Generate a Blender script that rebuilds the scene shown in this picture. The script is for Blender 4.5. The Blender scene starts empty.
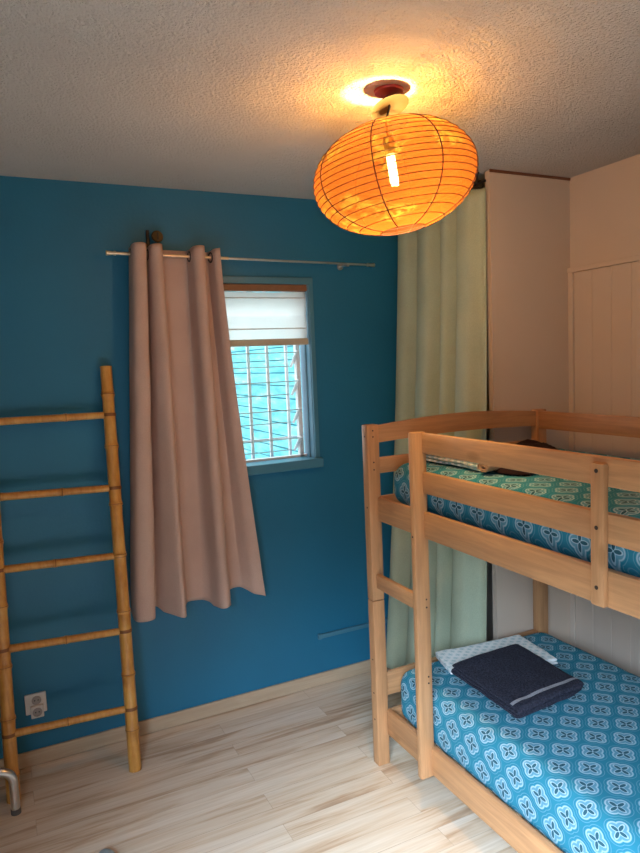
import bpy, bmesh, math, random
from mathutils import Vector, Matrix, noise
random.seed(7)
S = bpy.context.scene
C = S.collection
PI = math.pi

# ------------------------------------------------------------------ helpers
def link(o):
    C.objects.link(o); return o

def thing(name, label, cat, loc=(0, 0, 0), group=None):
    o = link(bpy.data.objects.new(name, None)); o.location = loc
    o.empty_display_size = .05
    o['label'] = label; o['category'] = cat
    if group: o['group'] = group
    return o

def origin(o):
    v = Vector((0, 0, 0))
    while o is not None:
        v += Vector(o.location); o = o.parent
    return v

def obj(name, bm, m, parent=None, loc=None, smooth=None, label=None):
    """bm holds world coordinates; origin is the parent's origin (or loc)."""
    org = origin(parent) if parent is not None else Vector(loc or (0, 0, 0))
    bmesh.ops.translate(bm, verts=bm.verts, vec=-org)
    bmesh.ops.recalc_face_normals(bm, faces=bm.faces)
    me = bpy.data.meshes.new(name); bm.to_mesh(me); bm.free()
    o = link(bpy.data.objects.new(name, me))
    ms = m if isinstance(m, (list, tuple)) else [m]
    for x in ms: me.materials.append(x)
    if parent is not None: o.parent = parent
    else: o.location = org
    if smooth is not None:
        for p in me.polygons: p.use_smooth = True
        if smooth < 3:
            me.set_sharp_from_angle(angle=smooth)
    if label: o['label'] = label
    return o

def tag(o, label, cat, group=None):
    o['label'] = label; o['category'] = cat
    if group: o['group'] = group
    return o

def struct(name, bm, m, loc=None, smooth=None):
    o = obj(name, bm, m, None, loc, smooth); o['kind'] = 'structure'; return o

def NB(): return bmesh.new()

def box(bm, a, b, bev=0, seg=2, mi=0):
    a, b = [min(p, q) for p, q in zip(a, b)], [max(p, q) for p, q in zip(a, b)]
    r = bmesh.ops.create_cube(bm, size=1)
    vs = r['verts']
    for v in vs:
        v.co = Vector([(a[i] + b[i]) / 2 + v.co[i] * (b[i] - a[i]) for i in range(3)])
    fs = list({f for v in vs for f in v.link_faces})
    for f in fs: f.material_index = mi
    if bev:
        es = list({e for v in vs for e in v.link_edges})
        bmesh.ops.bevel(bm, geom=es, offset=bev, segments=seg, affect='EDGES', profile=.5)
    return bm

def B(a, b, bev=0, seg=2): return box(NB(), a, b, bev, seg)

def frame_of(d):
    d = Vector(d).normalized()
    u = d.cross(Vector((0, 0, 1)))
    if u.length < 1e-3: u = d.cross(Vector((1, 0, 0)))
    u.normalize(); return u, d.cross(u).normalized()

def tube(bm, pts, rad, n=16, cap=True, closed=False):
    """sweep a circle along pts; rad a number or a list"""
    pts = [Vector(p) for p in pts]
    N = len(pts); rings = []
    prev = None
    for i, p in enumerate(pts):
        if closed: d = pts[(i + 1) % N] - pts[i - 1]
        else: d = pts[min(i + 1, N - 1)] - pts[max(i - 1, 0)]
        d.normalize()
        if prev is None: u, w = frame_of(d)
        else:
            u = prev - d * prev.dot(d); u.normalize(); w = d.cross(u)
        prev = u
        r = rad[i] if isinstance(rad, (list, tuple)) else rad
        rings.append([bm.verts.new(p + (u * math.cos(2 * PI * k / n) + w * math.sin(2 * PI * k / n)) * r) for k in range(n)])
    for i in range(N if closed else N - 1):
        a, b = rings[i], rings[(i + 1) % N]
        for k in range(n):
            bm.faces.new((a[k], a[(k + 1) % n], b[(k + 1) % n], b[k]))
    if cap and not closed:
        bm.faces.new(rings[0]); bm.faces.new(rings[-1][::-1])
    return bm

def cyl(bm, a, b, r, n=20): return tube(bm, [a, b], r, n)

def lathe(bm, prof, c, M=None, n=32, close=False):
    """prof: (r,z) pairs about axis z at c, optionally rotated by M about c"""
    rings = []
    for r, z in prof:
        ring = []
        for k in range(n):
            v = Vector((r * math.cos(2 * PI * k / n), r * math.sin(2 * PI * k / n), z))
            if M is not None: v = M @ v
            ring.append(bm.verts.new(Vector(c) + v))
        rings.append(ring)
    m = len(rings)
    for i in range(m if close else m - 1):
        a, b = rings[i], rings[(i + 1) % m]
        for k in range(n):
            bm.faces.new((a[k], a[(k + 1) % n], b[(k + 1) % n], b[k]))
    if not close:
        if prof[0][0] > 1e-5: bm.faces.new(rings[0][::-1])
        if prof[-1][0] > 1e-5: bm.faces.new(rings[-1])
    bmesh.ops.remove_doubles(bm, verts=bm.verts, dist=1e-6)
    return bm

def catmull(P, t):
    n = len(P) - 1; x = t * n; i = min(int(x), n - 1); f = x - i
    p0, p1, p2, p3 = P[max(i - 1, 0)], P[i], P[i + 1], P[min(i + 2, n)]
    return tuple(.5 * ((2 * b) + (-a + c) * f + (2 * a - 5 * b + 4 * c - d) * f * f + (-a + 3 * b - 3 * c + d) * f ** 3)
                 for a, b, c, d in zip(p0, p1, p2, p3))

def grid(bm, fn, nu, nv):
    V = [[bm.verts.new(fn(i / nu, j / nv)) for i in range(nu + 1)] for j in range(nv + 1)]
    for j in range(nv):
        for i in range(nu):
            bm.faces.new((V[j][i], V[j][i + 1], V[j + 1][i + 1], V[j + 1][i]))
    return bm

def thick(bm, t):
    bmesh.ops.recalc_face_normals(bm, faces=bm.faces)
    bmesh.ops.solidify(bm, geom=list(bm.faces), thickness=t)
    return bm

# ------------------------------------------------------------------ materials
class MT:
    def __init__(s, name, rough=.6, col=(.8, .8, .8), metal=0, spec=.5):
        s.m = bpy.data.materials.new(name); s.m.use_nodes = True
        s.t = s.m.node_tree; s.n = s.t.nodes; s.l = s.t.links
        s.b = s.n['Principled BSDF']; s.out = s.n['Material Output']
        s.b.inputs['Roughness'].default_value = rough
        s.b.inputs['Base Color'].default_value = (*col, 1)
        s.b.inputs['Metallic'].default_value = metal
        s.b.inputs['Specular IOR Level'].default_value = spec
        s._c = None
    def add(s, typ, **kw):
        x = s.n.new(typ)
        for k, v in kw.items():
            if k in x.inputs.keys():
                x.inputs[k].default_value = v
            else: setattr(x, k, v)
        return x
    def set(s, sock, v):
        if isinstance(v, bpy.types.NodeSocket): s.l.new(v, sock)
        else: sock.default_value = v
    def coord(s, scale=(1, 1, 1), kind='Object', rot=(0, 0, 0)):
        if s._c is None: s._c = s.n.new('ShaderNodeTexCoord')
        mp = s.n.new('ShaderNodeMapping'); s.l.new(s._c.outputs[kind], mp.inputs[0])
        mp.inputs['Scale'].default_value = scale; mp.inputs['Rotation'].default_value = rot
        return mp.outputs[0]
    def noise(s, vec, scale, detail=3, rough=.5, dist=0):
        x = s.n.new('ShaderNodeTexNoise'); s.l.new(vec, x.inputs['Vector'])
        x.inputs['Scale'].default_value = scale; x.inputs['Detail'].default_value = detail
        x.inputs['Roughness'].default_value = rough; x.inputs['Distortion'].default_value = dist
        return x.outputs['Fac']
    def ramp(s, fac, stops, interp='LINEAR'):
        x = s.n.new('ShaderNodeValToRGB'); s.set(x.inputs[0], fac)
        e = x.color_ramp.elements; x.color_ramp.interpolation = interp
        while len(e) < len(stops): e.new(.5)
        for i, (p, c) in enumerate(stops):
            e[i].position = p; e[i].color = (*c, 1) if len(c) == 3 else c
        return x.outputs[0]
    def math(s, op, a, b=0, c=0):
        x = s.n.new('ShaderNodeMath'); x.operation = op
        s.set(x.inputs[0], a); s.set(x.inputs[1], b); s.set(x.inputs[2], c)
        return x.outputs[0]
    def mix(s, f, a, b, blend='MIX'):
        x = s.n.new('ShaderNodeMix'); x.data_type = 'RGBA'; x.blend_type = blend
        s.set(x.inputs[0], f)
        s.set(x.inputs[6], (*a, 1) if isinstance(a, tuple) else a)
        s.set(x.inputs[7], (*b, 1) if isinstance(b, tuple) else b)
        return x.outputs[2]
    def color(s, v): s.l.new(v, s.b.inputs['Base Color']); return s
    def bump(s, h, strength=.3, dist=.01):
        x = s.n.new('ShaderNodeBump'); x.inputs['Strength'].default_value = strength
        x.inputs['Distance'].default_value = dist
        s.l.new(h, x.inputs['Height']); s.l.new(x.outputs[0], s.b.inputs['Normal']); return s

def plaster(name, col, var=.06, rough=.6, bs=60, bstr=.25):
    m = MT(name, rough)
    n = m.noise(m.coord(), 1.7, 4)
    d = tuple(c * (1 - var) for c in col); e = tuple(min(1, c * (1 + var)) for c in col)
    m.color(m.ramp(n, [(.3, d), (.7, e)]))
    m.bump(m.noise(m.coord(), bs, 4), bstr, .004)
    return m.m

def stucco():
    m = MT('stucco', .9)
    v = m.coord()
    n = m.noise(v, 110, 3, .6); n2 = m.noise(v, 42, 3, .6)
    h = m.math('ADD', n, m.math('MULTIPLY', n2, .7))
    m.color(m.ramp(m.noise(v, 2, 2), [(.3, (.60, .58, .56)), (.7, (.66, .64, .62))]))
    m.bump(h, 1, .022)
    return m.m

def wood(name, axis, light=(.54, .285, .13), dark=(.34, .17, .08), rough=.45, knots=True):
    m = MT(name, rough)
    sc = [14, 14, 14]; sc[axis] = 1.1
    v = m.coord(tuple(sc))
    n = m.noise(v, 3.2, 5, .6, .6)
    sc2 = [60, 60, 60]; sc2[axis] = 2.5
    n2 = m.noise(m.coord(tuple(sc2)), 2.2, 3, .6)
    c = m.ramp(n, [(.25, dark), (.45, tuple((a + b) / 2 for a, b in zip(light, dark))), (.62, light), (.85, tuple(min(1, a * 1.12) for a in light))])
    c = m.mix(.25, c, m.ramp(n2, [(.3, dark), (.7, light)]))
    if knots:
        sk = [9, 9, 9]; sk[axis] = 4
        vo = m.n.new('ShaderNodeTexVoronoi'); m.l.new(m.coord(tuple(sk)), vo.inputs['Vector']); vo.inputs['Scale'].default_value = .8
        k = m.ramp(vo.outputs['Distance'], [(.0, (1, 1, 1)), (.07, (.8, .8, .8)), (.13, (0, 0, 0))])
        c = m.mix(m.math('MULTIPLY', k, .6), c, (.25, .11, .04))
    m.color(c); m.bump(n2, .12, .002)
    return m.m

def floor_mat():
    m = MT('laminate_floor', .38)
    v = m.coord()
    br = m.n.new('ShaderNodeTexBrick'); m.l.new(v, br.inputs['Vector'])
    br.inputs['Scale'].default_value = 1; br.inputs['Brick Width'].default_value = 1.3
    br.inputs['Row Height'].default_value = .098; br.inputs['Mortar Size'].default_value = .0009
    br.inputs['Mortar Smooth'].default_value = .1
    br.inputs['Color1'].default_value = (.0, .0, .0, 1); br.inputs['Color2'].default_value = (1, 1, 1, 1)
    br.inputs['Mortar'].default_value = (.5, .5, .5, 1); br.offset = .37
    # per-plank shift so the streaks break at the joints
    sep = m.n.new('ShaderNodeSeparateXYZ'); m.l.new(v, sep.inputs[0])
    comb = m.n.new('ShaderNodeCombineXYZ')
    m.l.new(m.math('ADD', m.math('MULTIPLY', sep.outputs[0], 1.0), m.math('MULTIPLY', br.outputs['Color'], 9)), comb.inputs[0])
    m.l.new(m.math('MULTIPLY', sep.outputs[1], 12), comb.inputs[1])
    m.l.new(m.math('MULTIPLY', br.outputs['Color'], 5), comb.inputs[2])
    n = m.noise(comb.outputs[0], 1.3, 5, .58, .6)
    comb2 = m.n.new('ShaderNodeCombineXYZ')
    m.l.new(m.math('MULTIPLY', sep.outputs[0], 3), comb2.inputs[0]); m.l.new(m.math('MULTIPLY', sep.outputs[1], 80), comb2.inputs[1])
    n2 = m.noise(comb2.outputs[0], 1.5, 3)
    c = m.ramp(n, [(.28, (.26, .14, .07)), (.38, (.44, .28, .165)), (.46, (.62, .47, .33)), (.54, (.67, .55, .42)), (.72, (.73, .63, .52))])
    c = m.mix(.22, c, m.ramp(n2, [(.3, (.36, .24, .14)), (.65, (.74, .64, .52))]))
    c = m.mix(m.math('MULTIPLY', br.outputs['Color'], .14), c, (.42, .30, .19))
    c = m.mix(m.math('MULTIPLY', br.outputs['Fac'], .55), c, (.30, .20, .13))
    m.color(c)
    m.b.inputs['Roughness'].default_value = .36
    m.bump(n2, .06, .001)
    return m.m

def fabric(name, col, col2=None, rough=.95, scale=400, trans=0, weave=.3, blotch=.1):
    m = MT(name, rough, spec=.2)
    v = m.coord()
    n = m.noise(v, scale, 2)
    col2 = col2 or tuple(c * .8 for c in col)
    c = m.ramp(m.math('ADD', m.math('MULTIPLY', n, .6), m.math('MULTIPLY', m.noise(v, 6, 3), .4)), [(.4, col2), (.6, col)])
    m.color(c); m.bump(n, weave, .002)
    if trans:
        tr = m.n.new('ShaderNodeBsdfTranslucent'); m.l.new(c, tr.inputs['Color'])
        mx = m.n.new('ShaderNodeMixShader'); mx.inputs[0].default_value = trans
        m.l.new(m.b.outputs[0], mx.inputs[1]); m.l.new(tr.outputs[0], mx.inputs[2])
        m.l.new(mx.outputs[0], m.out.inputs[0])
    return m.m

def bed_cloth(name, base, base2, line, petal, kind='UV', W=.146, H=.107, k=1.12, offs=(0, 0)):
    """staggered four-lobed motifs with four dark petals"""
    m = MT(name, .9, spec=.15)
    tc = m.n.new('ShaderNodeTexCoord')
    sep = m.n.new('ShaderNodeSeparateXYZ'); m.l.new(tc.outputs[kind], sep.inputs[0])
    u = m.math('ADD', sep.outputs[0], 10 + offs[0]); w = m.math('ADD', sep.outputs[1], 10 + offs[1])
    def cell(du, dv):
        x = m.math('SUBTRACT', m.math('MODULO', m.math('ADD', u, du), W), W / 2)
        y = m.math('SUBTRACT', m.math('MODULO', m.math('ADD', w, dv), H), H / 2)
        x = m.math('ABSOLUTE', x); y = m.math('ABSOLUTE', y)
        return m.math('MAXIMUM', x, y), m.math('MINIMUM', x, y)
    def masks(c):
        a, b = c
        da = m.math('SUBTRACT', a, .0155 * k)
        d = m.math('SQRT', m.math('ADD', m.math('MULTIPLY', da, da), m.math('MULTIPLY', b, b)))
        ring = m.math('SUBTRACT', 1, m.math('MINIMUM', 1, m.math('DIVIDE', m.math('ABSOLUTE', m.math('SUBTRACT', d, .0165 * k)), .0032 * k)))
        ring2 = m.math('SUBTRACT', 1, m.math('MINIMUM', 1, m.math('DIVIDE', m.math('ABSOLUTE', m.math('SUBTRACT', d, .0255 * k)), .0016 * k)))
        ea = m.math('DIVIDE', m.math('SUBTRACT', a, .0125 * k), .0105 * k); eb = m.math('DIVIDE', b, .0048 * k)
        e = m.math('SQRT', m.math('ADD', m.math('MULTIPLY', ea, ea), m.math('MULTIPLY', eb, eb)))
        pet = m.math('LESS_THAN', e, 1)
        petl = m.math('MULTIPLY', m.math('LESS_THAN', e, 1.45), m.math('GREATER_THAN', e, 1))
        ins = m.math('LESS_THAN', d, .0165 * k)
        return ring, ring2, pet, petl, ins
    A, Bm = masks(cell(0, 0)), masks(cell(W / 2, H / 2))
    R = [m.math('MAXIMUM', p, q) for p, q in zip(A, Bm)]
    n = m.noise(tc.outputs['Object'], 7, 3)
    c = m.mix(n, base, base2)
    c = m.mix(m.math('MULTIPLY', R[1], .28), c, line)
    c = m.mix(m.math('MULTIPLY', R[4], .22), c, line)
    c = m.mix(m.math('MULTIPLY', R[3], .75), c, line)
    c = m.mix(m.math('MULTIPLY', R[2], .85), c, petal)
    c = m.mix(m.math('MULTIPLY', R[0], .95), c, line)
    m.color(c); m.bump(m.noise(tc.outputs['Object'], 300, 2), .25, .0015)
    return m.m

def terry(name, col, col2):
    m = MT(name, 1, spec=.1)
    v = m.coord(); n = m.noise(v, 160, 3, .7)
    m.color(m.ramp(n, [(.35, col2), (.65, col)])); m.bump(n, 1, .006)
    return m.m

def bamboo(name):
    m = MT(name, .38)
    n = m.noise(m.coord(), 9, 4, .6, .3); n2 = m.noise(m.coord((40, 40, 4)), 2, 3)
    c = m.ramp(n, [(.3, (.36, .13, .02)), (.5, (.54, .24, .04)), (.7, (.64, .34, .08))])
    c = m.mix(.3, c, m.ramp(n2, [(.35, (.40, .17, .035)), (.6, (.70, .40, .12))]))
    m.color(c); return m.m

def paper():
    m = MT('lantern_paper', .8)
    v = m.coord()
    blot = m.ramp(m.noise(v, 8.5, 2, .5, .4), [(.53, (0, 0, 0)), (.60, (1, 1, 1))])
    petal = m.ramp(m.noise(v, 26, 2, .5, 1.2), [(.48, (0, 0, 0)), (.54, (1, 1, 1))])
    leaf = m.ramp(m.noise(v, 34, 2, .4, 1.8), [(.53, (0, 0, 0)), (.57, (1, 1, 1))])
    c = m.mix(m.math('MULTIPLY', m.noise(v, 4, 2), .5), (.92, .34, .04), (.90, .28, .04))
    c = m.mix(m.math('MULTIPLY', blot, petal), c, (1, .78, .10))
    c = m.mix(m.math('MULTIPLY', m.math('MULTIPLY', leaf, blot), .85), c, (.34, .13, .015))
    m.l.new(m.mix(1, c, (.35, .30, .5), 'MULTIPLY'), m.b.inputs['Base Color'])
    tr = m.n.new('ShaderNodeBsdfTranslucent'); m.l.new(m.mix(1, c, (.26, .22, .3), 'MULTIPLY'), tr.inputs[0])
    tp = m.n.new('ShaderNodeBsdfTransparent'); tp.inputs[0].default_value = (1, .70, .40, 1)
    mx = m.n.new('ShaderNodeMixShader'); mx.inputs[0].default_value = .72
    m.l.new(m.b.outputs[0], mx.inputs[1]); m.l.new(tr.outputs[0], mx.inputs[2])
    mx2 = m.n.new('ShaderNodeMixShader'); mx2.inputs[0].default_value = .46
    m.l.new(mx.outputs[0], mx2.inputs[1]); m.l.new(tp.outputs[0], mx2.inputs[2])
    m.l.new(mx2.outputs[0], m.out.inputs[0])
    return m.m

def plain(name, col, rough=.5, metal=0, var=.08, sc=25):
    m = MT(name, rough, col, metal)
    n = m.noise(m.coord(), sc, 3)
    m.color(m.ramp(n, [(.3, tuple(c * (1 - var) for c in col)), (.7, tuple(min(1, c * (1 + var)) for c in col))]))
    return m.m

def emit(name, col, st):
    m = MT(name); m.b.inputs['Emission Color'].default_value = (*col, 1); m.b.inputs['Emission Strength'].default_value = st
    return m.m

def glass():
    m = MT('louvre_glass', .05, (.9, .97, .96))
    tp = m.n.new('ShaderNodeBsdfTransparent'); tp.inputs[0].default_value = (.93, .98, .97, 1)
    gl = m.n.new('ShaderNodeBsdfGlossy'); gl.inputs['Roughness'].default_value = .05
    mx = m.n.new('ShaderNodeMixShader'); mx.inputs[0].default_value = .05
    m.l.new(tp.outputs[0], mx.inputs[1]); m.l.new(gl.outputs[0], mx.inputs[2]); m.l.new(mx.outputs[0], m.out.inputs[0])
    return m.m

M_blue = plaster('blue_paint', (.008, .146, .268), .10, .55, 70, .2)
M_jamb = plaster('grey_blue_jamb_paint', (.13, .27, .37), .08, .4, 30, .05)
M_bluetrim = plaster('blue_gloss_paint', (.06, .20, .29), .08, .4, 30, .05)
M_ceil = stucco()
M_right = plaster('cream_wall_paint', (.66, .56, .47), .03, .6, 30, .05)
M_panel = plaster('cream_panel_paint', (.63, .52, .42), .03, .55, 25, .04)
M_base = wood('baseboard_wood', 0, (.50, .39, .27), (.40, .29, .19), .5, False)
M_floor = floor_mat()
WX, WY, WZ = [wood('pine_' + a, i) for i, a in enumerate(('across', 'along', 'upright'))]
M_bamboo = bamboo('bamboo_cane')
M_node = plain('bamboo_node', (.20, .075, .02), .6)
M_hole = plain('dark_bolt', (.03, .02, .015), .5)
M_pink = fabric('pink_beige_linen', (.60, .43, .36), (.53, .37, .31), trans=.13)
M_green = fabric('sage_curtain', (.55, .63, .47), (.48, .56, .41), trans=.12, scale=250)
M_chrome = plain('brushed_steel', (.72, .70, .68), .3, 1)
M_brass = plain('rod_brass', (.75, .6, .42), .35, .8)
M_dark = plain('dark_metal', (.03, .03, .035), .4, .6)
M_white = plain('white_paint', (.78, .78, .78), .5)
M_plastic = plain('white_plastic', (.66, .63, .60), .4)
M_blind = fabric('blind_cloth', (.90, .90, .88), (.86, .86, .84), trans=.72)
M_hem = fabric('blind_hem_cloth', (.62, .52, .40), trans=.3)
M_brown = plain('brown_wood_rail', (.22, .10, .05), .5)
M_glass = glass()
M_gedge = plain('glass_edge', (.50, .66, .66), .2)
M_paper = paper()
M_wire = plain('lantern_wire', (.10, .025, .008), .7)
M_red = plain('red_rose', (.35, .02, .02), .4)
M_gold = plain('gold_disc', (.075, .045, .011), .5, .2)
M_cloth = bed_cloth('patterned_teal_sheet', (.018, .175, .265), (.028, .22, .325), (.38, .54, .64), (.012, .07, .10))
M_lightcloth = bed_cloth('pale_patterned_cloth', (.80, .83, .85), (.86, .88, .89), (.50, .64, .68), (.38, .55, .60), 'Object', .05, .036, .35)
M_towel = terry('charcoal_terry', (.055, .058, .085), (.02, .02, .032))
M_stripe = terry('pale_stripe_terry', (.42, .42, .46), (.28, .28, .32))
M_maroon = fabric('maroon_black_cloth', (.030, .009, .010), (.012, .006, .008))
M_peach = fabric('peach_cloth', (.62, .38, .26))
M_slat = wood('slat_pine', 0, (.70, .50, .30), (.55, .36, .2), .6)

# ------------------------------------------------------------------ setting
H = 2.5; XL, XR, YR = -.62, 2.48, -4.7
PX0, PY = 2.003, -.70                    # closet partition
struct('floor', B((XL - .12, YR - .12, -.06), (XR + .12, .12, 0)), M_floor)
struct('ceiling', B((XL - .12, YR - .12, H), (XR + .12, .12, H + .08)), M_ceil)
WX0, WX1, WZ0, WZ1 = .86, 1.435, 1.205, 2.085
bm = NB()                                # blue wall with the window opening
for a, b in (((XL - .12, 0, 0), (WX0, .12, H)), ((WX1, 0, 0), (XR + .12, .12, H)),
             ((WX0, 0, 0), (WX1, .12, WZ0)), ((WX0, 0, WZ1), (WX1, .12, H))):
    box(bm, a, b)
struct('wall_back', bm, M_blue)
struct('wall_right', B((XR, YR - .12, 0), (XR + .12, 0, H)), M_right)
DY0, DY1, DZ = -4.3, -2.75, 2.2
bm = NB()
for a, b in (((XL - .12, YR - .12, 0), (XL, DY0, H)), ((XL - .12, DY1, 0), (XL, 0, H)), ((XL - .12, DY0, DZ), (XL, DY1, H))):
    box(bm, a, b)
struct('wall_left', bm, plaster('left_wall_paint', (.30, .26, .23)))
M_drab = plaster('drab_wall_paint', (.30, .25, .22))
struct('wall_front', B((XL, YR - .12, 0), (XR, YR, H)), M_drab)
struct('wall_closet', B((PX0, PY, 0), (XR, PY + .03, H - .004)), M_panel)
# trims of the closet and the boarded right wall
struct('trim_1', B((PX0 - .002, PY - .006, H - .012), (XR, PY, H), .001), plain('brown_edge', (.16, .06, .03), .6))
struct('trim_2', B((XR - .022, -3.9, 2.062), (XR, PY, 2.085), .003), M_right)
bm = NB(); y = PY - .03; i = 0
while y > -3.8:
    box(bm, (XR - .008, y - .1042, .07), (XR, y, 2.062), .0015, 1); y -= .105
struct('wall_panelling', bm, M_right)
struct('trim_3', B((XR - .016, PY - .028, .07), (XR, PY, 2.062), .003), M_right)
struct('trim_4', B((XR - .016, -1.10, .07), (XR, -1.075, 2.062), .003), M_right)
struct('baseboard_back', B((XL, -.014, .003), (1.80, 0, .068), .003), M_base)
struct('baseboard_right', B((XR - .016, -3.9, 0), (XR, PY, .07), .003), M_right)
struct('baseboard_left', B((XL, DY1, 0), (XL + .013, 0, .068), .003), M_base)

# window
win = link(bpy.data.objects.new('window_1', None)); win.location = (WX0, 0, WZ0); win['kind'] = 'structure'
bm = NB()
box(bm, (WX1 - .002, -.012, WZ0 - .03), (WX1 + .022, .004, WZ1 + .03), .002)
box(bm, (WX0 - .022, -.012, WZ0 - .03), (WX0 + .002, .004, WZ1 + .03), .002)
box(bm, (WX0, -.012, WZ1 - .002), (WX1, .004, WZ1 + .03), .002)
obj('window_casing', bm, M_bluetrim, win)
bm = NB(); box(bm, (WX1 - .006, .0, WZ0), (WX1 + .0005, .118, WZ1), .001)
box(bm, (WX1 - .014, .04, WZ0), (WX1 - .004, .055, WZ1), .002)
obj('jamb_lining', bm, M_jamb, win)
obj('window_sill', B((WX0 - .03, -.035, WZ0 - .042), (WX1 + .03, .11, WZ0 + .004), .004), M_bluetrim, win)
bm = NB()
for x0, x1 in ((WX0, WX0 + .02), (WX1 - .045, WX1 - .022)):
    box(bm, (x0, .085, WZ0), (x1, .115, WZ1), .002)
box(bm, (WX0, .085, WZ1 - .02), (WX1, .115, WZ1), .002); box(bm, (WX0, .085, WZ0), (WX1, .115, WZ0 + .015), .002)
obj('louvre_frame', bm, M_white, win)
zz = WZ0 + .07
for k in range(6):
    z = zz + k * .146
    if z > WZ1 - .03: break
    gb = NB(); dy, dz = .045, .035          # opened pane: outer edge low
    vs = []
    for t in (0, .005):
        for x in (WX0 + .02, WX1 - .05):
            for s in (-1, 1):
                vs.append(gb.verts.new((x, .10 + s * dy, z - s * dz + t)))
    a, b_, c, d, e, f_, g, h = vs
    for q, mi in (((a, b_, d, c), 0), ((e, g, h, f_), 0), ((a, e, f_, b_), 1), ((c, d, h, g), 1), ((a, c, g, e), 1), ((b_, f_, h, d), 1)):
        gb.faces.new(q).material_index = mi
    obj('glass_louvre', gb, [M_glass, M_gedge], win)
    cb = NB(); tube(cb, [(WX1 - .05, .05, z + .045), (WX1 - .052, .075, z + .02), (WX1 - .05, .145, z - .035)], [.007, .010, .007], 8)
    obj('louvre_clip', cb, M_white, win)
for k, x in enumerate((.955, 1.06, 1.163, 1.267, 1.374)):
    obj('security_bar', B((x - .0075, .170, WZ0 - .02), (x + .0075, .185, WZ1), .002), M_white, win)
bm = NB()
for z in (1.30, 1.98): box(bm, (WX0 - .03, .186, z), (WX1 + .06, .192, z + .008))
obj('security_cross_bar', bm, M_white, win)

# exterior: a turquoise boarded wall of the neighbouring shed and the ground
def turq():
    m = MT('turquoise_boards', .6)
    v = m.coord((1, 1.6, 8)); n = m.noise(v, 1.8, 3, .6)
    m.color(m.ramp(n, [(.35, (.05, .36, .42)), (.47, (.10, .50, .56)), (.6, (.18, .58, .62)), (.7, (.42, .66, .68))])); return m.m
M_turq = turq()
bm = NB(); z = -.6; k = 0
while z < 3.6:
    box(bm, (2.62 + .012 * (k % 2), .35, z), (2.68, 7.0, z + .118)); z += .13; k += 1
box(bm, (2.68, .35, -.6), (2.72, 7.0, 3.7))
struct('wall_exterior', bm, M_turq)
struct('ground_outside', B((-6, .2, -.7), (8, 9, -.6)), plaster('concrete', (.5, .5, .47), .1, .8, 20, .2))
struct('wall_sky_blocker', B((-3.4, YR - 1, -.06), (-3.3, .12, 1.5)), plaster('sky_blocker_wall_paint', (.5, .5, .47), .1, .8, 20, .2))  # unseen wall, added to keep low sky light out of the doorway
struct('ceiling_sky_blocker', B((-2.6, YR - 1, 2.4), (XL - .12, .12, 2.48)), plaster('sky_blocker_roof_paint', (.4, .4, .38), .1, .8, 20, .2))  # unseen roof, added to cut the sky light entering the left opening
struct('ground_terrace', B((-6, YR - 1, -.2), (XL - .12, .12, -.06)), plaster('concrete_terrace', (.55, .54, .5), .1, .8, 20, .2))

# ------------------------------------------------------------------ roman blind
t = thing('roman_blind', 'white roman blind with beige hem, half lowered in the window', 'blind', (1.15, .03, 2.08))
obj('head_rail', B((WX0 + .01, .004, 2.050), (WX1 - .004, .040, 2.083), .003), M_brown, t, label='brown wooden rail')
def blf(u, v):
    z = 2.05 - v * .235
    y = .030 - .008 * abs(math.sin(v * PI * 2.0)) - .004 * math.sin(u * 7)
    return (WX0 + .012 + u * (WX1 - WX0 - .022), y - .01, z - .004 * math.sin(u * 3))
obj('blind_cloth', thick(grid(NB(), blf, 30, 40), .0015), M_blind, t, smooth=4)
obj('hem', B((WX0 + .010, .002, 1.785), (WX1 - .009, .016, 1.818), .004), M_hem, t, label='beige hem bar')
for z in (1.868, 2.018):
    cb = NB(); cyl(cb, (WX0 + .014, .011, z), (WX1 - .014, .011, z), .003, 8)
    obj('blind_rod', cb, M_plastic, t)

# ------------------------------------------------------------------ curtain rod + pink curtain
RY, RZ = -.08, 2.19
def rodz(x): return 2.193 - (x - .47) * .0138
t = thing('curtain_rod', 'thin telescopic metal curtain rod above the window', 'curtain rod', (1.12, 0, RZ))
cb = NB(); cyl(cb, (.50, RY, rodz(.50)), (1.0, RY, rodz(1.0)), .0068); obj('thick_tube', cb, M_brass, t, smooth=.6)
cb = NB(); cyl(cb, (1.0, RY, rodz(1.0)), (1.74, RY, rodz(1.74)), .0052); obj('thin_tube', cb, M_chrome, t, smooth=.6, label='thinner silver tube')
for x, s, mm in ((.50, -1, M_brass), (1.735, 1, M_chrome)):
    cb = NB(); tube(cb, [(x, RY, rodz(x)), (x + s * .008, RY, rodz(x)), (x + s * .012, RY, rodz(x)), (x + s * .04, RY, rodz(x))], [.0095, .0095, .0075, .0105], 16)
    obj('finial', cb, mm, t, smooth=.6)
for x in (.665, 1.62):
    cb = NB(); cyl(cb, (x, 0, rodz(x) - .004), (x, RY, rodz(x) - .004), .005, 10); cyl(cb, (x, -.004, rodz(x) - .004), (x, 0, rodz(x) - .004), .016, 16)
    box(cb, (x - .007, RY - .01, rodz(x) - .013), (x + .007, RY + .01, rodz(x) - .005), .002)
    obj('rod_bracket', cb, M_dark if x < 1 else M_chrome, t, smooth=.6)

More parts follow.
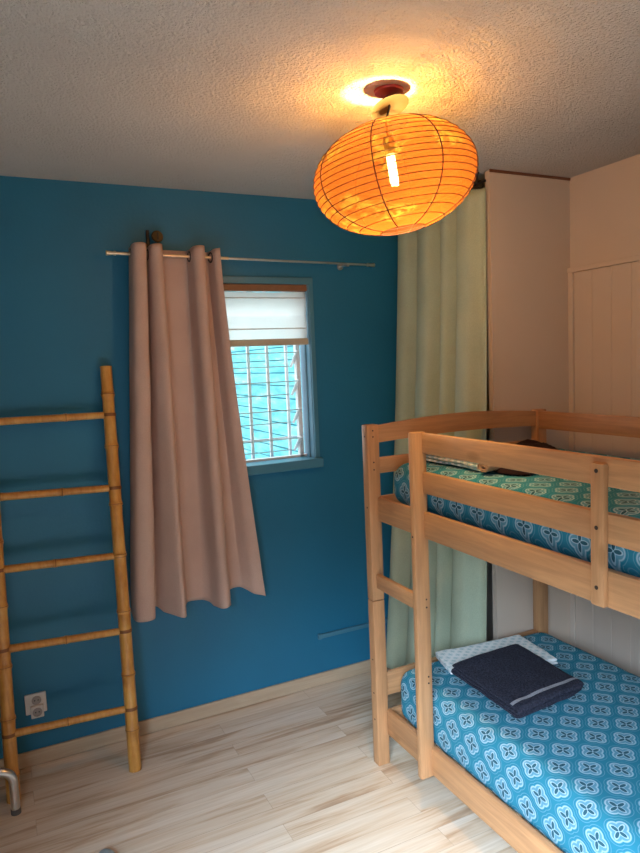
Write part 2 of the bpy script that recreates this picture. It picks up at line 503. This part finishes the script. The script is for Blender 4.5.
TOP = [(.563, -.055), (.568, -.115), (.615, -.118), (.632, -.055), (.642, -.112), (.683, -.118), (.705, -.052), (.765, -.040), (.812, -.052), (.825, -.115), (.868, -.122), (.885, -.052), (.908, -.045), (.922, -.10), (.945, -.115)]
BOT = [(.462, -.055), (.470, -.125), (.540, -.135), (.568, -.065), (.610, -.10), (.672, -.150), (.715, -.065), (.760, -.050), (.825, -.070), (.858, -.135), (.898, -.130), (.930, -.060), (.985, -.050), (1.045, -.09), (1.098, -.10)]
def pinkf(u, v):
    a, b = catmull(TOP, u), catmull(BOT, u)
    w = v ** (1.0 + .30 * u)
    a = (a[0], -.090 + (a[1] + .085) * 1.5); b = (b[0] - .014 * (b[0] - .46) / .64, -.10 + (b[1] + .09) * 1.6)
    x = a[0] + (b[0] - a[0]) * w; y = a[1] + (b[1] - a[1]) * w
    ztop = 2.222 + .006 * max(0, (-.085 - a[1]) / .04) - .008 * u
    zbot = .592 + .02 * max(0, (b[1] + .10) / .05) + .012 * math.sin(u * 9) - .03 * (1 - u) * 0 + (-.015 if u > .9 else 0) * (u - .9) * 10
    y += .006 * noise.noise(Vector((x * 9, v * 6, 1))) * v
    x += .004 * noise.noise(Vector((x * 12, v * 9, 5))) * v
    y = min(y, -.046)
    return (x, y, ztop + (zbot - ztop) * v)
t = thing('eyelet_curtain', 'short pink beige eyelet curtain bunched at the left half of the window', 'curtain', (.78, -.08, .6))
obj('curtain_cloth', thick(grid(NB(), pinkf, 150, 80), .0015), M_pink, t, smooth=4)
prev = None
for i in range(601):
    u = i / 600; a = catmull(TOP, u)
    if prev is not None and (prev[1] - RY) * (a[1] - RY) < 0:
        x = (prev[0] + a[0]) / 2; d = Vector((a[0] - prev[0], a[1] - prev[1], 0)).normalized()
        nrm = Vector((-d.y, d.x, 0)); eb = NB(); pts = []
        for k in range(24):
            th = 2 * PI * k / 24
            pts.append(Vector((x, RY, rodz(x))) + (d * math.cos(th) + Vector((0, 0, 1)) * math.sin(th)) * .0205)
        tube(eb, pts, .0045, 8, closed=True)
        obj('eyelet', eb, M_dark, t, smooth=4)
    prev = a

# little round knob on the wall above the rod
t = thing('wall_hook', 'small round brass headed hook on the blue wall above the curtain rod', 'hook', (.675, 0, 2.275))
cb = NB(); lathe(cb, [(.001, 0), (.010, 0), (.012, .03), (.024, .032), (.026, .040), (.022, .048), (.001, .050)], (.690, 0, 2.278), Matrix.Rotation(PI / 2, 3, 'X'), 24)
obj('knob', cb, M_gold, t, smooth=.7)
cb = NB(); box(cb, (.686, -.0525, 2.262), (.694, -.0475, 2.294), .001); obj('slot', cb, M_dark, t)
obj('back_plate', B((.648, -.012, 2.225), (.662, 0, 2.31), .003), M_dark, t)

# cable duct low on the wall
t = thing('cable_duct', 'thin blue painted cable duct running low along the blue wall', 'cable duct', (1.42, 0, .27))
obj('channel', B((1.418, -.016, .255), (1.95, 0, .277), .003), M_bluetrim, t)
obj('end_cap', B((1.402, -.018, .252), (1.420, 0, .280), .003), M_bluetrim, t)

# outlet
t = thing('wall_outlet', 'white double socket plate low on the blue wall behind the ladder', 'socket', (.04, 0, .275))
obj('cover_plate', B((-.002, -.012, .232), (.084, 0, .322), .004), M_plastic, t)
obj('lower_module', B((.018, -.028, .219), (.070, -.010, .272), .003), M_plastic, t)
for z in (.292, .246):
    cb = NB(); y = -.0125 if z > .28 else -.0285
    lathe(cb, [(.019, 0), (.0195, .003), (.0165, .003), (.016, .001), (.001, .001)], (.044, y + .0005, z), Matrix.Rotation(PI / 2, 3, 'X'), 24)
    s = obj('socket_face', cb, plain('socket_grey', (.35, .31, .29), .5), t, smooth=.6)
    pb = NB()
    for dx in (-.007, .007): cyl(pb, (.044 + dx, y - .001, z), (.044 + dx, y - .0018, z), .0028, 10)
    obj('pin_hole', pb, M_dark, s)

# ------------------------------------------------------------------ green curtain in front of the closet
t = thing('closet_curtain', 'pale sage green full length curtain hanging between the blue wall and cream panel', 'curtain', (1.95, -.35, 0))
GT = [(-.02, .0), (-.05, -.045), (-.11, -.035), (-.15, .035), (-.19, .030), (-.22, -.040), (-.31, -.050), (-.35, .030), (-.39, .035), (-.41, -.040), (-.45, -.045), (-.49, .030), (-.52, .025), (-.54, -.045), (-.62, -.048), (-.66, .0), (-.690, .004)]
def greenf(u, v):
    zt, zb = 2.425, .03
    g = catmull(GT, u)
    y = g[0] + .03 * v * math.sin(u * PI) * math.sin(u * 7 + 1)
    x = 1.985 - .14 * v ** 1.4 * (1 - .62 * u ** 2) + g[1] * (.80 + .55 * v)
    x += .014 * v * noise.noise(Vector((u * 5, v * 3.0, 2)))
    return (x, y, zt + (zb - zt) * v)
obj('curtain_cloth', thick(grid(NB(), greenf, 192, 70), .0015), M_green, t, smooth=4)
t2 = thing('closet_rail', 'dark curtain rail under the ceiling holding the sage green curtain', 'curtain rail', (1.995, -.35, 2.45))
cb = NB(); cyl(cb, (1.985, -.004, 2.452), (1.985, -.692, 2.452), .006, 14); obj('rail_tube', cb, M_dark, t2, smooth=.6)
for y in (-.06, -.640):
    cb = NB(); cyl(cb, (1.985, y, 2.456), (1.985, y, 2.5), .005, 10); cyl(cb, (1.985, y, 2.494), (1.985, y, 2.5), .010, 16)
    obj('rail_support', cb, M_dark, t2, smooth=.6)
for k in range(9):
    y = -.035 - k * .078; eb = NB(); pts = []
    for q in range(20):
        th = 2 * PI * q / 20; pts.append((1.985 + .016 * math.cos(th), y, 2.444 + .016 * math.sin(th)))
    tube(eb, pts, .003, 8, closed=True); obj('curtain_ring', eb, M_dark, t2, smooth=4)

# ------------------------------------------------------------------ lantern
LC = Vector((1.145, -1.266, 2.245))
Fh = Vector((.436, .8995, -.09)).normalized()
TM = Matrix.Rotation(math.radians(-7.5), 3, Fh)
A_, C_ = .250, .163
t = thing('paper_lantern', 'glowing orange oval paper lantern hanging from the ceiling', 'pendant lamp', (1.155, -1.272, 2.5))
def prof(z, a=A_, c=C_):
    return a * (max(0, 1 - abs(z / c) ** 2.05)) ** .5
NR = 19; bm = NB(); pr = []
zt = C_ * .962
zs = [-zt + 2 * zt * i / (NR - 1) for i in range(NR)]
for i in range(NR - 1):
    for q in range(4):
        f = q / 4; z = zs[i] + (zs[i + 1] - zs[i]) * f
        pr.append((prof(z) * (1 - .009 * math.sin(PI * f)), z))
pr.append((prof(zs[-1]), zs[-1]))
N = 96; rings = [[bm.verts.new(LC + TM @ Vector((r * math.cos(2 * PI * k / N), r * math.sin(2 * PI * k / N), z))) for k in range(N)] for r, z in pr]
for a, b in zip(rings, rings[1:]):
    for k in range(N): bm.faces.new((a[k], a[(k + 1) % N], b[(k + 1) % N], b[k]))
obj('paper_shade', bm, M_paper, t, smooth=4)
bm = NB()
for z in zs:
    tube(bm, [LC + TM @ Vector((prof(z) * 1.003 * math.cos(2 * PI * k / 72), prof(z) * 1.003 * math.sin(2 * PI * k / 72), z)) for k in range(72)], .0013, 6, closed=True)
obj('wire_rings', bm, M_wire, t, smooth=4)
for k in range(8):
    th = k * PI / 4 + math.radians(-47); bm = NB()
    tube(bm, [LC + TM @ Vector((prof(z) * 1.004 * math.cos(th), prof(z) * 1.004 * math.sin(th), z)) for z in [-zt + 2 * zt * i / 40 for i in range(41)]], .0020, 6)
    obj('seam', bm, M_wire, t, smooth=4)
r0 = prof(zt); bm = NB()
for s in (-1, 1): tube(bm, [LC + TM @ Vector((s * r0, 0, zt)), LC + TM @ Vector((s * r0 * .4, 0, zt + .008)), LC + TM @ Vector((0, 0, zt + .012))], .0018, 6)
obj('wire_spreader', bm, M_wire, t, smooth=4)
bm = NB(); lathe(bm, [(.001, 2.499), (.045, 2.499), (.043, 2.491), (.026, 2.485), (.006, 2.482), (.001, 2.482)], (1.130, -1.272, 0), None, 32)
obj('ceiling_rose', bm, M_red, t, smooth=.7, label='dark red ceiling rose')
DM = Matrix.Rotation(math.radians(-16), 3, Fh) @ Matrix.Rotation(math.radians(-13), 3, Fh.cross(Vector((0, 0, 1))).normalized()) 
dc = Vector((1.128, -1.276, 2.449)); bm = NB()
lathe(bm, [(.001, .010), (.03, .008), (.058, 0), (.060, -.003), (.056, -.003), (.03, .003), (.001, .005)], dc, DM, 36)
obj('canopy_disc', bm, M_gold, t, smooth=.8, label='loose gold disc tilted on the cord')
bt = LC + TM @ Vector((0, 0, .105))
bm = NB(); tube(bm, [(1.130, -1.272, 2.484), tuple(dc), tuple(LC + TM @ Vector((0, 0, zt + .012))), tuple(bt)], .0035, 8)
obj('cord', bm, M_dark, t, smooth=4)
bm = NB(); lathe(bm, [(.001, .02), (.017, .018), (.018, -.035), (.001, -.036)], bt, TM, 20); obj('lamp_socket', bm, M_dark, t, smooth=.6)
bm = NB(); bc = bt - TM @ Vector((0, 0, .04))
for k in range(3):
    th = 2 * PI * k / 3 + .4; o = Vector((.008 * math.cos(th), .008 * math.sin(th), 0)); o2 = Vector((-o.x * .2, -o.y * .2, 0))
    tube(bm, [bc + TM @ (o + Vector((0, 0, .0))), bc + TM @ (o + Vector((0, 0, -.075))), bc + TM @ (o * .6 + Vector((0, 0, -.085)))], .0068, 10)
obj('light_bulb', bm, emit('bulb_glow', (1, .80, .42), 45), t, smooth=4)

# ------------------------------------------------------------------ bamboo ladder
t = thing('bamboo_ladder', 'bamboo ladder leaning against the blue wall', 'ladder', (.16, -.25, 0))
def cane(name, a, b, r, nodes, parent, n=18, mat=None):
    a, b = Vector(a), Vector(b); L = (b - a).length
    ts = {0: 1, 1: .93}
    st = []
    for i in range(61): st.append((i / 60, 1 - .06 * i / 60))
    for q in nodes:
        w = .006 / L
        st += [(q - 2.2 * w, 1.0), (q - w, 1.09), (q - .25 * w, 1.12), (q, 1.02), (q + .25 * w, 1.11), (q + w, 1.07), (q + 2.2 * w, .99)]
    st = sorted(s for s in st if 0 <= s[0] <= 1)
    bw = Vector((0, 0, 0))
    bm = NB(); tube(bm, [a + (b - a) * s + bw * math.sin(PI * s) for s, _ in st], [r * k * (1 + .03 * noise.noise(Vector((s * 6, r * 99, 0)))) for s, k in st], n)
    o = obj(name, bm, mat or M_bamboo, parent, smooth=.8)
    for q in nodes:
        nb = NB(); c = a + (b - a) * q + bw * math.sin(PI * q); d = (b - a).normalized()
        tube(nb, [c - d * .0012, c + d * .0012], r * 1.10, n); obj('bamboo_joint', nb, M_node, o, smooth=.8)
    return o
RB, RT = Vector((.398, -.262, 0.0)), Vector((.432, -.030, 1.715))
LB, LT = Vector((-.073, -.222, 0.0)), Vector((-.042, -.030, 1.715))
cane('leg', RB, RT, .0262, (.10, .235, .39, .53, .655, .80, .93), t)
cane('leg', LB, LT, .0262, (.06, .19, .31, .45, .60, .74, .88), t)
def at(P, Q, z): return P + (Q - P) * (z / (Q - P).z)
for zr, zl, q in ((.258, .262, (.47,)), (.584, .600, (.5, .06)), (.903, .917, (.46,)), (1.192, 1.208, (.55, .08)), (1.506, 1.510, (.62,))):
    a, b = at(RB, RT, zr), at(LB, LT, zl)
    a = a + Vector((.010, 0, 0)); b = b - Vector((.010, 0, 0))
    cane('rung', b, a, .0158, q, t, 14)
    for P, dd in ((at(RB, RT, zr), RT - RB), (at(LB, LT, zl), LT - LB)):
        nb = NB(); d = dd.normalized()
        tube(nb, [P - d * .007, P - d * .005, P + d * .005, P + d * .007], [.0268, .0275, .0275, .0268], 18)
        obj('binding', nb, M_node, t, smooth=.8)

# bent steel tube at the left edge
t = thing('steel_tube_stand', 'bent shiny steel tube foot in front of the bamboo ladder', 'metal stand', (-.2, -.34, 0))
pts = [(-.066, -.312, .006)]
pts += [(-.066, -.312, .13)]
for k in range(1, 9):
    th = k / 8 * PI / 2; pts.append((-.066 - .05 * (1 - math.cos(th)), -.312, .13 + .05 * math.sin(th)))
pts.append((-.30, -.312, .18))
for k in range(1, 9):
    th = k / 8 * PI / 2; pts.append((-.30 - .05 * math.sin(th), -.312, .13 + .05 * math.cos(th)))
pts.append((-.35, -.312, .006))
bm = NB(); tube(bm, pts, .0168, 20); obj('bent_tube', bm, M_chrome, t, smooth=.8)
for x in (-.066, -.35):
    bm = NB(); cyl(bm, (x, -.312, 0), (x, -.312, .022), .0182, 20); obj('rubber_foot', bm, plain('grey_rubber', (.12, .11, .10), .8), t, smooth=.6)

# slipper tip
t = thing('slipper', 'pale blue grey rounded slipper tip on the floor, at the bottom left of the photo', 'slipper', (.205, -.80, 0))
def slf(sc, z0, z1):
    bm = NB(); pr_ = []
    n = 28
    base = []
    for k in range(n):
        th = 2 * PI * k / n
        base.append((.205 + .045 * sc * math.cos(th) * (1 - .12 * math.sin(th)), -.835 + .135 * sc * math.sin(th)))
    lv = [(.94, z0), (1, z0 + (z1 - z0) * .25), (.98, z0 + (z1 - z0) * .7), (.86, z1)]
    rs = [[bm.verts.new((.205 + (x - .205) * s, -.835 + (y + .835) * s, z)) for x, y in base] for s, z in lv]
    for a, b in zip(rs, rs[1:]):
        for k in range(n): bm.faces.new((a[k], a[(k + 1) % n], b[(k + 1) % n], b[k]))
    bm.faces.new(rs[0][::-1]); bm.faces.new(rs[-1]); return bm
M_slip = fabric('slipper_cloth', (.33, .42, .46))
obj('sole', slf(1.0, 0, .018), plain('slipper_sole', (.42, .46, .47), .8), t, smooth=.9)
def upf(u, v):
    th = u * PI; y = -.83 + v * .105
    w = .040 * math.sqrt(max(0, 1 - (max(0, v - .35) / .68) ** 2))
    h = .035 * math.sqrt(max(0.02, 1 - (v * .97) ** 2.5)) + .004
    return (.205 + w * math.cos(th), y, .015 + h * math.sin(th))
obj('upper', thick(grid(NB(), upf, 20, 16), .003), M_slip, t, smooth=4)

# ------------------------------------------------------------------ bunk bed
bx, by, bw, bl = 1.306, -.762, .955, 2.0
PW, PD, PH = .055, .045, 1.436
X1 = bx + bw; YE = by + PD - bl          # far end (towards the camera, out of frame)
t = thing('bunk_bed', 'pine bunk bed with a ladder end and slatted guard rails', 'bunk bed', (bx, by, 0))
def board(name, a, b, mat, bev=.003): return obj(name, B(a, b, bev), mat, t, smooth=.6)
def bolt(parent, p, ax, r=.0045):
    bm = NB(); p = Vector(p); d = Vector((1, 0, 0)) if ax == 0 else Vector((0, 1, 0))
    cyl(bm, p - d * .0012, p + d * .002, r, 12); obj('bolt', bm, M_hole, parent)
posts = []
for x0 in (bx, X1 - PW):
    for y0 in (by, YE):
        bm = NB(); box(bm, (x0, y0, 0), (x0 + PW, y0 + PD, .712), .004); box(bm, (x0, y0, .714), (x0 + PW, y0 + PD, PH), .004)
        posts.append(obj('corner_post', bm, WZ, t, smooth=.6))
for z in (1.413, 1.388, 1.285, 1.255): bolt(posts[0], (bx + .026, by, z), 1, .0032)
for z in (1.39, 1.10, .46, .315, .20): bolt(posts[0], (bx, by + .020, z), 0, .0036)
# ladder upright and rung
ly = -1.082
lad = board('ladder_upright', (bx - .003, ly, .125), (bx + PW + .004, ly + .028, 1.432), WZ, .007)
for z in (.815, .785, .52, .495): bolt(lad, (bx + .040, ly, z), 1, .0035)
bolt(lad, (bx - .003, ly + .013, 1.052), 0, .004)
board('ladder_rung', (bx + .018, ly + .028, .766), (bx + .040, by, .824), WY)
# long rails (front)
gx0, gx1 = bx + .038, bx + .060
board('side_rail', (gx0, ly + .028, 1.044), (gx1, by, 1.140), WY)
board('side_rail', (gx0, YE + PD, 1.044), (gx1, ly, 1.140), WY)
board('guard_board', (gx0, YE + PD, 1.209), (gx1, ly, 1.286), WY)
board('guard_board', (gx0, YE + PD, 1.354), (gx1, ly, 1.4275), WY)
sup = board('guard_support', (gx0 - .020, -1.886, 1.046), (gx0, -1.845, 1.414), WZ, .005)
for z in (1.395, 1.250, 1.095): bolt(sup, (gx0 - .020, -1.865, z), 0, .0055)
for y in (-2.42,): 
    s2 = board('guard_support', (gx0 - .020, y - .041, 1.046), (gx0, y, 1.414), WZ, .005)
    for z in (1.395, 1.250, 1.095): bolt(s2, (gx0 - .020, y - .02, z), 0, .0055)
lx0, lx1 = bx + .047, bx + .069
board('side_rail', (lx0 , YE + PD, .131), (lx1, by, .239), WY)
# long rails (wall side)
board('side_rail', (X1 - .044, YE + PD, 1.044), (X1 - .022, by, 1.140), WY)
board('guard_board', (X1 - .052, YE + PD, 1.350), (X1 - .030, by, 1.430), WY)
board('side_rail', (X1 - .044, YE + PD, .131), (X1 - .022, by, .239), WY)
# end boards
def arched(y0, y1, z0, z1, rise, low_rise):
    bm = NB(); n = 24; L = []
    for i in range(n + 1):
        s = i / n; x = bx + PW + (bw - 2 * PW) * s; k = math.sin(PI * s)
        L.append([bm.verts.new((x, y, z)) for y, z in ((y0, z0 + low_rise * k), (y1, z0 + low_rise * k), (y1, z1 + rise * k), (y0, z1 + rise * k))])
    for a, b in zip(L, L[1:]):
        for k in range(4): bm.faces.new((a[k], a[(k + 1) % 4], b[(k + 1) % 4], b[k]))
    bm.faces.new(L[0][::-1]); bm.faces.new(L[-1]); return bm
for y0 in (by + .010, YE + .010):
    y1 = y0 + .022
    obj('end_board', arched(y0, y1, 1.362, 1.430, .022, .012), WX, t)
    board('end_board', (bx + PW, y0, 1.236), (X1 - PW, y1, 1.300), WX)
    board('end_board', (bx + PW, y0, 1.060), (X1 - PW, y1, 1.140), WX)
    board('end_board', (bx + PW, y0 + .005, .290), (X1 - PW, y1 + .005, .388), WX)
    board('end_board', (bx + PW, y0, .150), (X1 - PW, y1, .222), WX)
# slatted bases
for z in (1.090, .180):
    for s in (lx1, X1 - .044 - .02):
        xx = (s, s + .02)
        board('slat_bearer', (xx[0], YE + PD + .005, z - .035), (xx[1], by - .004, z), WY, .002)
    for k in range(13):
        y = by - .050 - k * .146
        board('slat', (lx1 + .001, y - .07, z), (X1 - .046, y, z + .018), M_slat, .002)

# ------------------------------------------------------------------ mattresses
def mattress(z0, z1, x0, x1, y0, y1, seed, label, loc, crown=.008, du=0, dv=0):
    bm = NB(); box(bm, (x0, y0, z0), (x1, y1, z1))
    bmesh.ops.bevel(bm, geom=[e for e in bm.edges if abs((e.verts[0].co - e.verts[1].co).z) > .01], offset=.075, segments=6, affect='EDGES', profile=.5)
    bmesh.ops.bevel(bm, geom=[e for e in bm.edges if abs(e.verts[0].co.z - e.verts[1].co.z) < 1e-5], offset=.062, segments=8, affect='EDGES', profile=.5)
    # cut into a grid so that the surface can be shaped
    for ax, lo, hi, n in ((0, x0, x1, 22), (1, y0, y1, 44), (2, z0, z1, 4)):
        for i in range(1, n):
            p = [0, 0, 0]; p[ax] = lo + (hi - lo) * i / n; nn = [0, 0, 0]; nn[ax] = 1
            bmesh.ops.bisect_plane(bm, geom=list(bm.verts) + list(bm.edges) + list(bm.faces), plane_co=p, plane_no=nn)
    bm.normal_update()
    uvl = bm.loops.layers.uv.new('UVMap')
    cx, cy = (x0 + x1) / 2, (y0 + y1) / 2
    def uvof(co, fc):
        u, v = co.x + du, co.y + dv; d = max(0, z1 - co.z)
        ex = min(fc.x - x0, x1 - fc.x); ey = min(fc.y - y0, y1 - fc.y)
        if ex < ey: u += -d if fc.x < cx else d
        else: v += -d if fc.y < cy else d
        return u, v
    for f in bm.faces:
        fm = f.calc_center_median()
        for l in f.loops:
            l[uvl].uv = uvof(l.vert.co, fm)
    for v in bm.verts:
        sx = 1 - abs(2 * (v.co.x - cx) / (x1 - x0)) ** 3; sy = 1 - abs(2 * (v.co.y - cy) / (y1 - y0)) ** 6
        k = max(0, sx) * max(0, sy)
        if v.co.z > (z0 + z1) / 2: v.co.z += crown * k + .003 * noise.noise(Vector((v.co.x * 5, v.co.y * 5, seed)))
        w = noise.noise(Vector((v.co.x * 14, v.co.y * 14, v.co.z * 9 + seed))) * .004
        v.co += v.normal * w * (.4 if v.normal.z > .9 else 1)
    o = obj('mattress', bm, M_cloth, None, loc, smooth=4)
    return tag(o, label, 'mattress', None)
mx0, mx1, my1 = lx1 + .006, X1 - .056, by - .012
mattress(.200, .418, mx0, mx1, YE + PD + .02, my1 - .002, 1.0, 'lower mattress in bright teal patterned sheet, carrying the towels', (mx0, by, .2))
mattress(1.110, 1.280, mx0, mx1, YE + PD + .02, my1 - .002, 5.0, 'upper bunk mattress in teal patterned sheet behind the guard rails', (mx0, by, 1.11), crown=.005, du=-.04)

# ------------------------------------------------------------------ folded towels
def folded(P, z0, layers, th, mats, name, label, cat, stripe=None, nseg=28, seed=0, rough=.004):
    """serpentine folded cloth; P = four corners (u0v0,u1v0,u1v1,u0v1) on the ground plane; v is the fold direction"""
    P = [Vector((a, b, 0)) for a, b in P]
    r = th / 2; path = []
    pitch = th * 1.08; m0 = .03
    for k in range(layers):
        z = z0 + r + k * pitch
        ends = (0.0 + .012 * (k % 3), 1.0 - .010 * ((k + 1) % 3))
        rng = [ends[0] + (ends[1] - ends[0]) * i / 24 for i in range(25)]
        if k % 2: rng = rng[::-1]
        path += [(v, z) for v in rng]
        if k < layers - 1:
            e = rng[-1]; s = 1 if e > .5 else -1
            path += [(e + s * .028 * math.sin(a), z + pitch * (1 - math.cos(a)) / 2) for a in (.5, 1.0, 1.57, 2.1, 2.6)]
    bm = NB()
    def pt(u, v, z):
        a = P[0].lerp(P[1], u); b = P[3].lerp(P[2], u); q = a.lerp(b, v)
        q = q + Vector((0, 0, z))
        q.z += rough * noise.noise(Vector((q.x * 13, q.y * 13, seed + z * 4))) + .004 * math.sin(u * 4 + seed) * (z - z0) / .04
        q.x += .006 * noise.noise(Vector((v * 5, z * 60, seed))); q.y += .005 * noise.noise(Vector((u * 6, z * 50, seed + 9)))
        q.z = max(q.z, z0 - .004)
        return q
    ring = []
    for i in range(nseg + 1):
        u = i / nseg; top, bot = [], []
        for j, (v, z) in enumerate(path):
            a = path[max(j - 1, 0)]; b = path[min(j + 1, len(path) - 1)]
            L = (P[3] - P[0]).length
            d = Vector(((b[0] - a[0]) * L, b[1] - a[1])); d.normalize()
            nx, nz = -d.y / L, d.x
            k = r * .96 * (1 if 0 < i < nseg else .55)
            uu = u + (.0)
            top.append(bm.verts.new(pt(uu, v + nx * k, z + nz * k))); bot.append(bm.verts.new(pt(uu, v - nx * k, z - nz * k)))
        ring.append(top + bot[::-1])
    n = len(ring[0]); np_ = len(path)
    for a, b in zip(ring, ring[1:]):
        for k in range(n):
            f = bm.faces.new((a[k], b[k], b[(k + 1) % n], a[(k + 1) % n]))
            if stripe:
                j = k if k < np_ else 2 * np_ - 1 - k
                j = min(j, np_ - 1); v, z = path[j]
                if stripe(v, z): f.material_index = 1
    bmesh.ops.holes_fill(bm, edges=bm.edges, sides=0)
    for e in (ring[0], ring[-1]):
        for j in range(np_ - 1):
            try: bm.faces.new((e[j], e[j + 1], e[n - 2 - j], e[n - 1 - j]))
            except ValueError: pass
    cx = sum((p.x for p in P)) / 4; cy = sum((p.y for p in P)) / 4
    o = obj(name, bm, mats, None, (cx, cy, z0), smooth=.9)
    return tag(o, label, cat)
MZ = .4275
# pale patterned sheet, folded, under the charcoal towel
folded([(1.535, -.960), (1.962, -1.110), (2.000, -.850), (1.580, -.800)],
       MZ, 2, .011, [M_lightcloth, M_towel], 'folded_sheet', 'pale patterned folded cloth on the lower bunk, under the charcoal towel', 'sheet', seed=3, rough=.003)
folded([(1.502, -1.375), (1.835, -1.350), (1.868, -.985), (1.518, -1.000)], MZ + .0245, 3, .013, [M_towel, M_stripe], 'folded_towel',
       'charcoal folded towel with pale stripes along its front edge, on the lower bunk', 'towel',
       stripe=lambda v, z: (.03 < v < .075) and z > MZ + .05, seed=6)

# things lying on the upper bunk
UZ = 1.290
def lump(name, cx, cy, rx, ry, h, mat, label, cat, seed, ang=0, z=UZ, fold=8):
    bm = NB(); n, m_ = 48, 14; ca, sa = math.cos(ang), math.sin(ang); rings = []
    def P(rr, th, top):
        w = 1 + .16 * noise.noise(Vector((math.cos(th) * 1.5, math.sin(th) * 1.5, seed)))
        x = rx * rr * math.cos(th) * w; y = ry * rr * math.sin(th) * w
        hh = 0
        if top:
            hh = h * (1 - rr ** 3.2) * (.75 + .5 * noise.noise(Vector((x * fold, y * fold, seed + 2)))) + .004 * (1 - rr)
            hh += .16 * h * math.sin(x * 60 + 3 * math.sin(y * 22 + seed)) * (1 - rr ** 4)
            hh = max(hh, 0)
        return (cx + x * ca - y * sa, cy + x * sa + y * ca, z + hh + (.002 if top else -.001))
    c1 = bm.verts.new(P(0, 0, True)); prev = None
    for i in range(1, m_ + 1):
        ring = [bm.verts.new(P(i / m_, 2 * PI * k / n, True)) for k in range(n)]
        for k in range(n):
            if prev is None: bm.faces.new((c1, ring[k], ring[(k + 1) % n]))
            else: bm.faces.new((prev[k], ring[k], ring[(k + 1) % n], prev[(k + 1) % n]))
        prev = ring
    low = [bm.verts.new(P(1, 2 * PI * k / n, False)) for k in range(n)]
    for k in range(n): bm.faces.new((prev[k], low[k], low[(k + 1) % n], prev[(k + 1) % n]))
    bm.faces.new(low[::-1])
    return tag(obj(name, bm, mat, None, (cx, cy, z), smooth=4), label, cat)
lump('dark_garment', 1.815, -1.105, .38, .14, .048, M_maroon, 'crumpled dark maroon garment on the upper bunk mattress', 'garment', 4.2, .75)
folded([(1.50, -1.22), (1.60, -1.22), (1.70, -.83), (1.50, -.83)], UZ - .001, 4, .0125, [M_lightcloth, M_towel], 'folded_cloth',
       'pale patterned folded cloth on the upper bunk, near the ladder upright', 'cloth', seed=11, rough=.006)
bm = NB(); spir = []
for i in range(120):
    a = i / 120 * 2 * PI * 2.6; rr = .008 + .018 * i / 120; spir.append((rr * math.cos(a), rr * math.sin(a)))
c0 = Vector((1.475, -1.255, UZ + .020)); dd = Vector((.35, .06, 0)).normalized(); ss = dd.cross(Vector((0, 0, 1)))
def rollf(u, v):
    q = spir[min(119, int(round(u * 119)))]
    return c0 + dd * (v * .13) + ss * q[0] + Vector((0, 0, q[1] * .8))
o = obj('rolled_cloth', thick(grid(NB(), rollf, 119, 10), .0035), M_peach, None, (1.54, -1.25, UZ), smooth=4)
tag(o, 'small peach cloth roll beside the pale folded cloth on the upper bunk', 'cloth')

# ------------------------------------------------------------------ camera
fpx = 659.95
yaw, pit, rol = 0.4516, 0.0966, -0.0428
cy_, sy_, cp, sp = math.cos(yaw), math.sin(yaw), math.cos(pit), math.sin(pit)
F = Vector((sy_ * cp, cy_ * cp, -sp)); R0 = Vector((cy_, -sy_, 0)); U0 = R0.cross(F)
cr, sr = math.cos(rol), math.sin(rol)
R = cr * R0 + sr * U0; U = -sr * R0 + cr * U0
cam = bpy.data.cameras.new('camera'); co = link(bpy.data.objects.new('camera', cam))
Mx = Matrix((R, U, -F)).transposed().to_4x4(); Mx.translation = Vector((0, -3.0286, 1.6930))
co.matrix_world = Mx
cam.sensor_fit = 'VERTICAL'; cam.sensor_height = 24; cam.lens = fpx / 853 * 24; cam.clip_start = .02
S.camera = co

# ------------------------------------------------------------------ light
w = bpy.data.worlds.new('sky'); S.world = w; w.use_nodes = True
bg = w.node_tree.nodes['Background']; bg.inputs[0].default_value = (.80, .91, 1, 1); bg.inputs[1].default_value = 3.2
def light(name, typ, loc, energy, col, **kw):
    l = bpy.data.lights.new(name, typ); l.energy = energy; l.color = col
    for k, v in kw.items(): setattr(l, k, v)
    o = link(bpy.data.objects.new(name, l)); o.location = loc; return o
# daylight arriving through the open door in the left wall
dl = light('door_daylight', 'AREA', (XL - .10, (DY0 + DY1) / 2, DZ / 2 + .02), 126, (.63, .80, 1), shape='RECTANGLE', size=DY1 - DY0 - .05, size_y=DZ - .1, spread=math.radians(62))
dirn = Vector((.85, 1.0, -1.22)).normalized(); rt = dirn.cross(Vector((0, 0, 1))).normalized(); up = rt.cross(dirn)
dl.matrix_world = Matrix.Translation(dl.location) @ Matrix((rt, up, -dirn)).transposed().to_4x4()
wl = light('window_skylight', 'AREA', (.95, 1.0, 2.95), 45, (.80, .90, 1), shape='RECTANGLE', size=.9, size_y=.7)
d2 = (Vector((1.30, -.55, .55)) - wl.location).normalized(); r2 = d2.cross(Vector((0, 0, 1))).normalized(); u2 = r2.cross(d2)
wl.matrix_world = Matrix.Translation(wl.location) @ Matrix((r2, u2, -d2)).transposed().to_4x4()
lamp = light('lantern_light', 'POINT', tuple(LC + TM @ Vector((0, 0, .02))), 77, (1, .66, .26), shadow_soft_size=.022)

S.view_settings.view_transform = 'Standard'; S.view_settings.look = 'None'
S.view_settings.exposure = 0; S.view_settings.gamma = 1; S.view_settings.use_curve_mapping = False
S.cycles.max_bounces = 12; S.cycles.transparent_max_bounces = 12; S.cycles.diffuse_bounces = 5
S.cycles.sample_clamp_indirect = 6
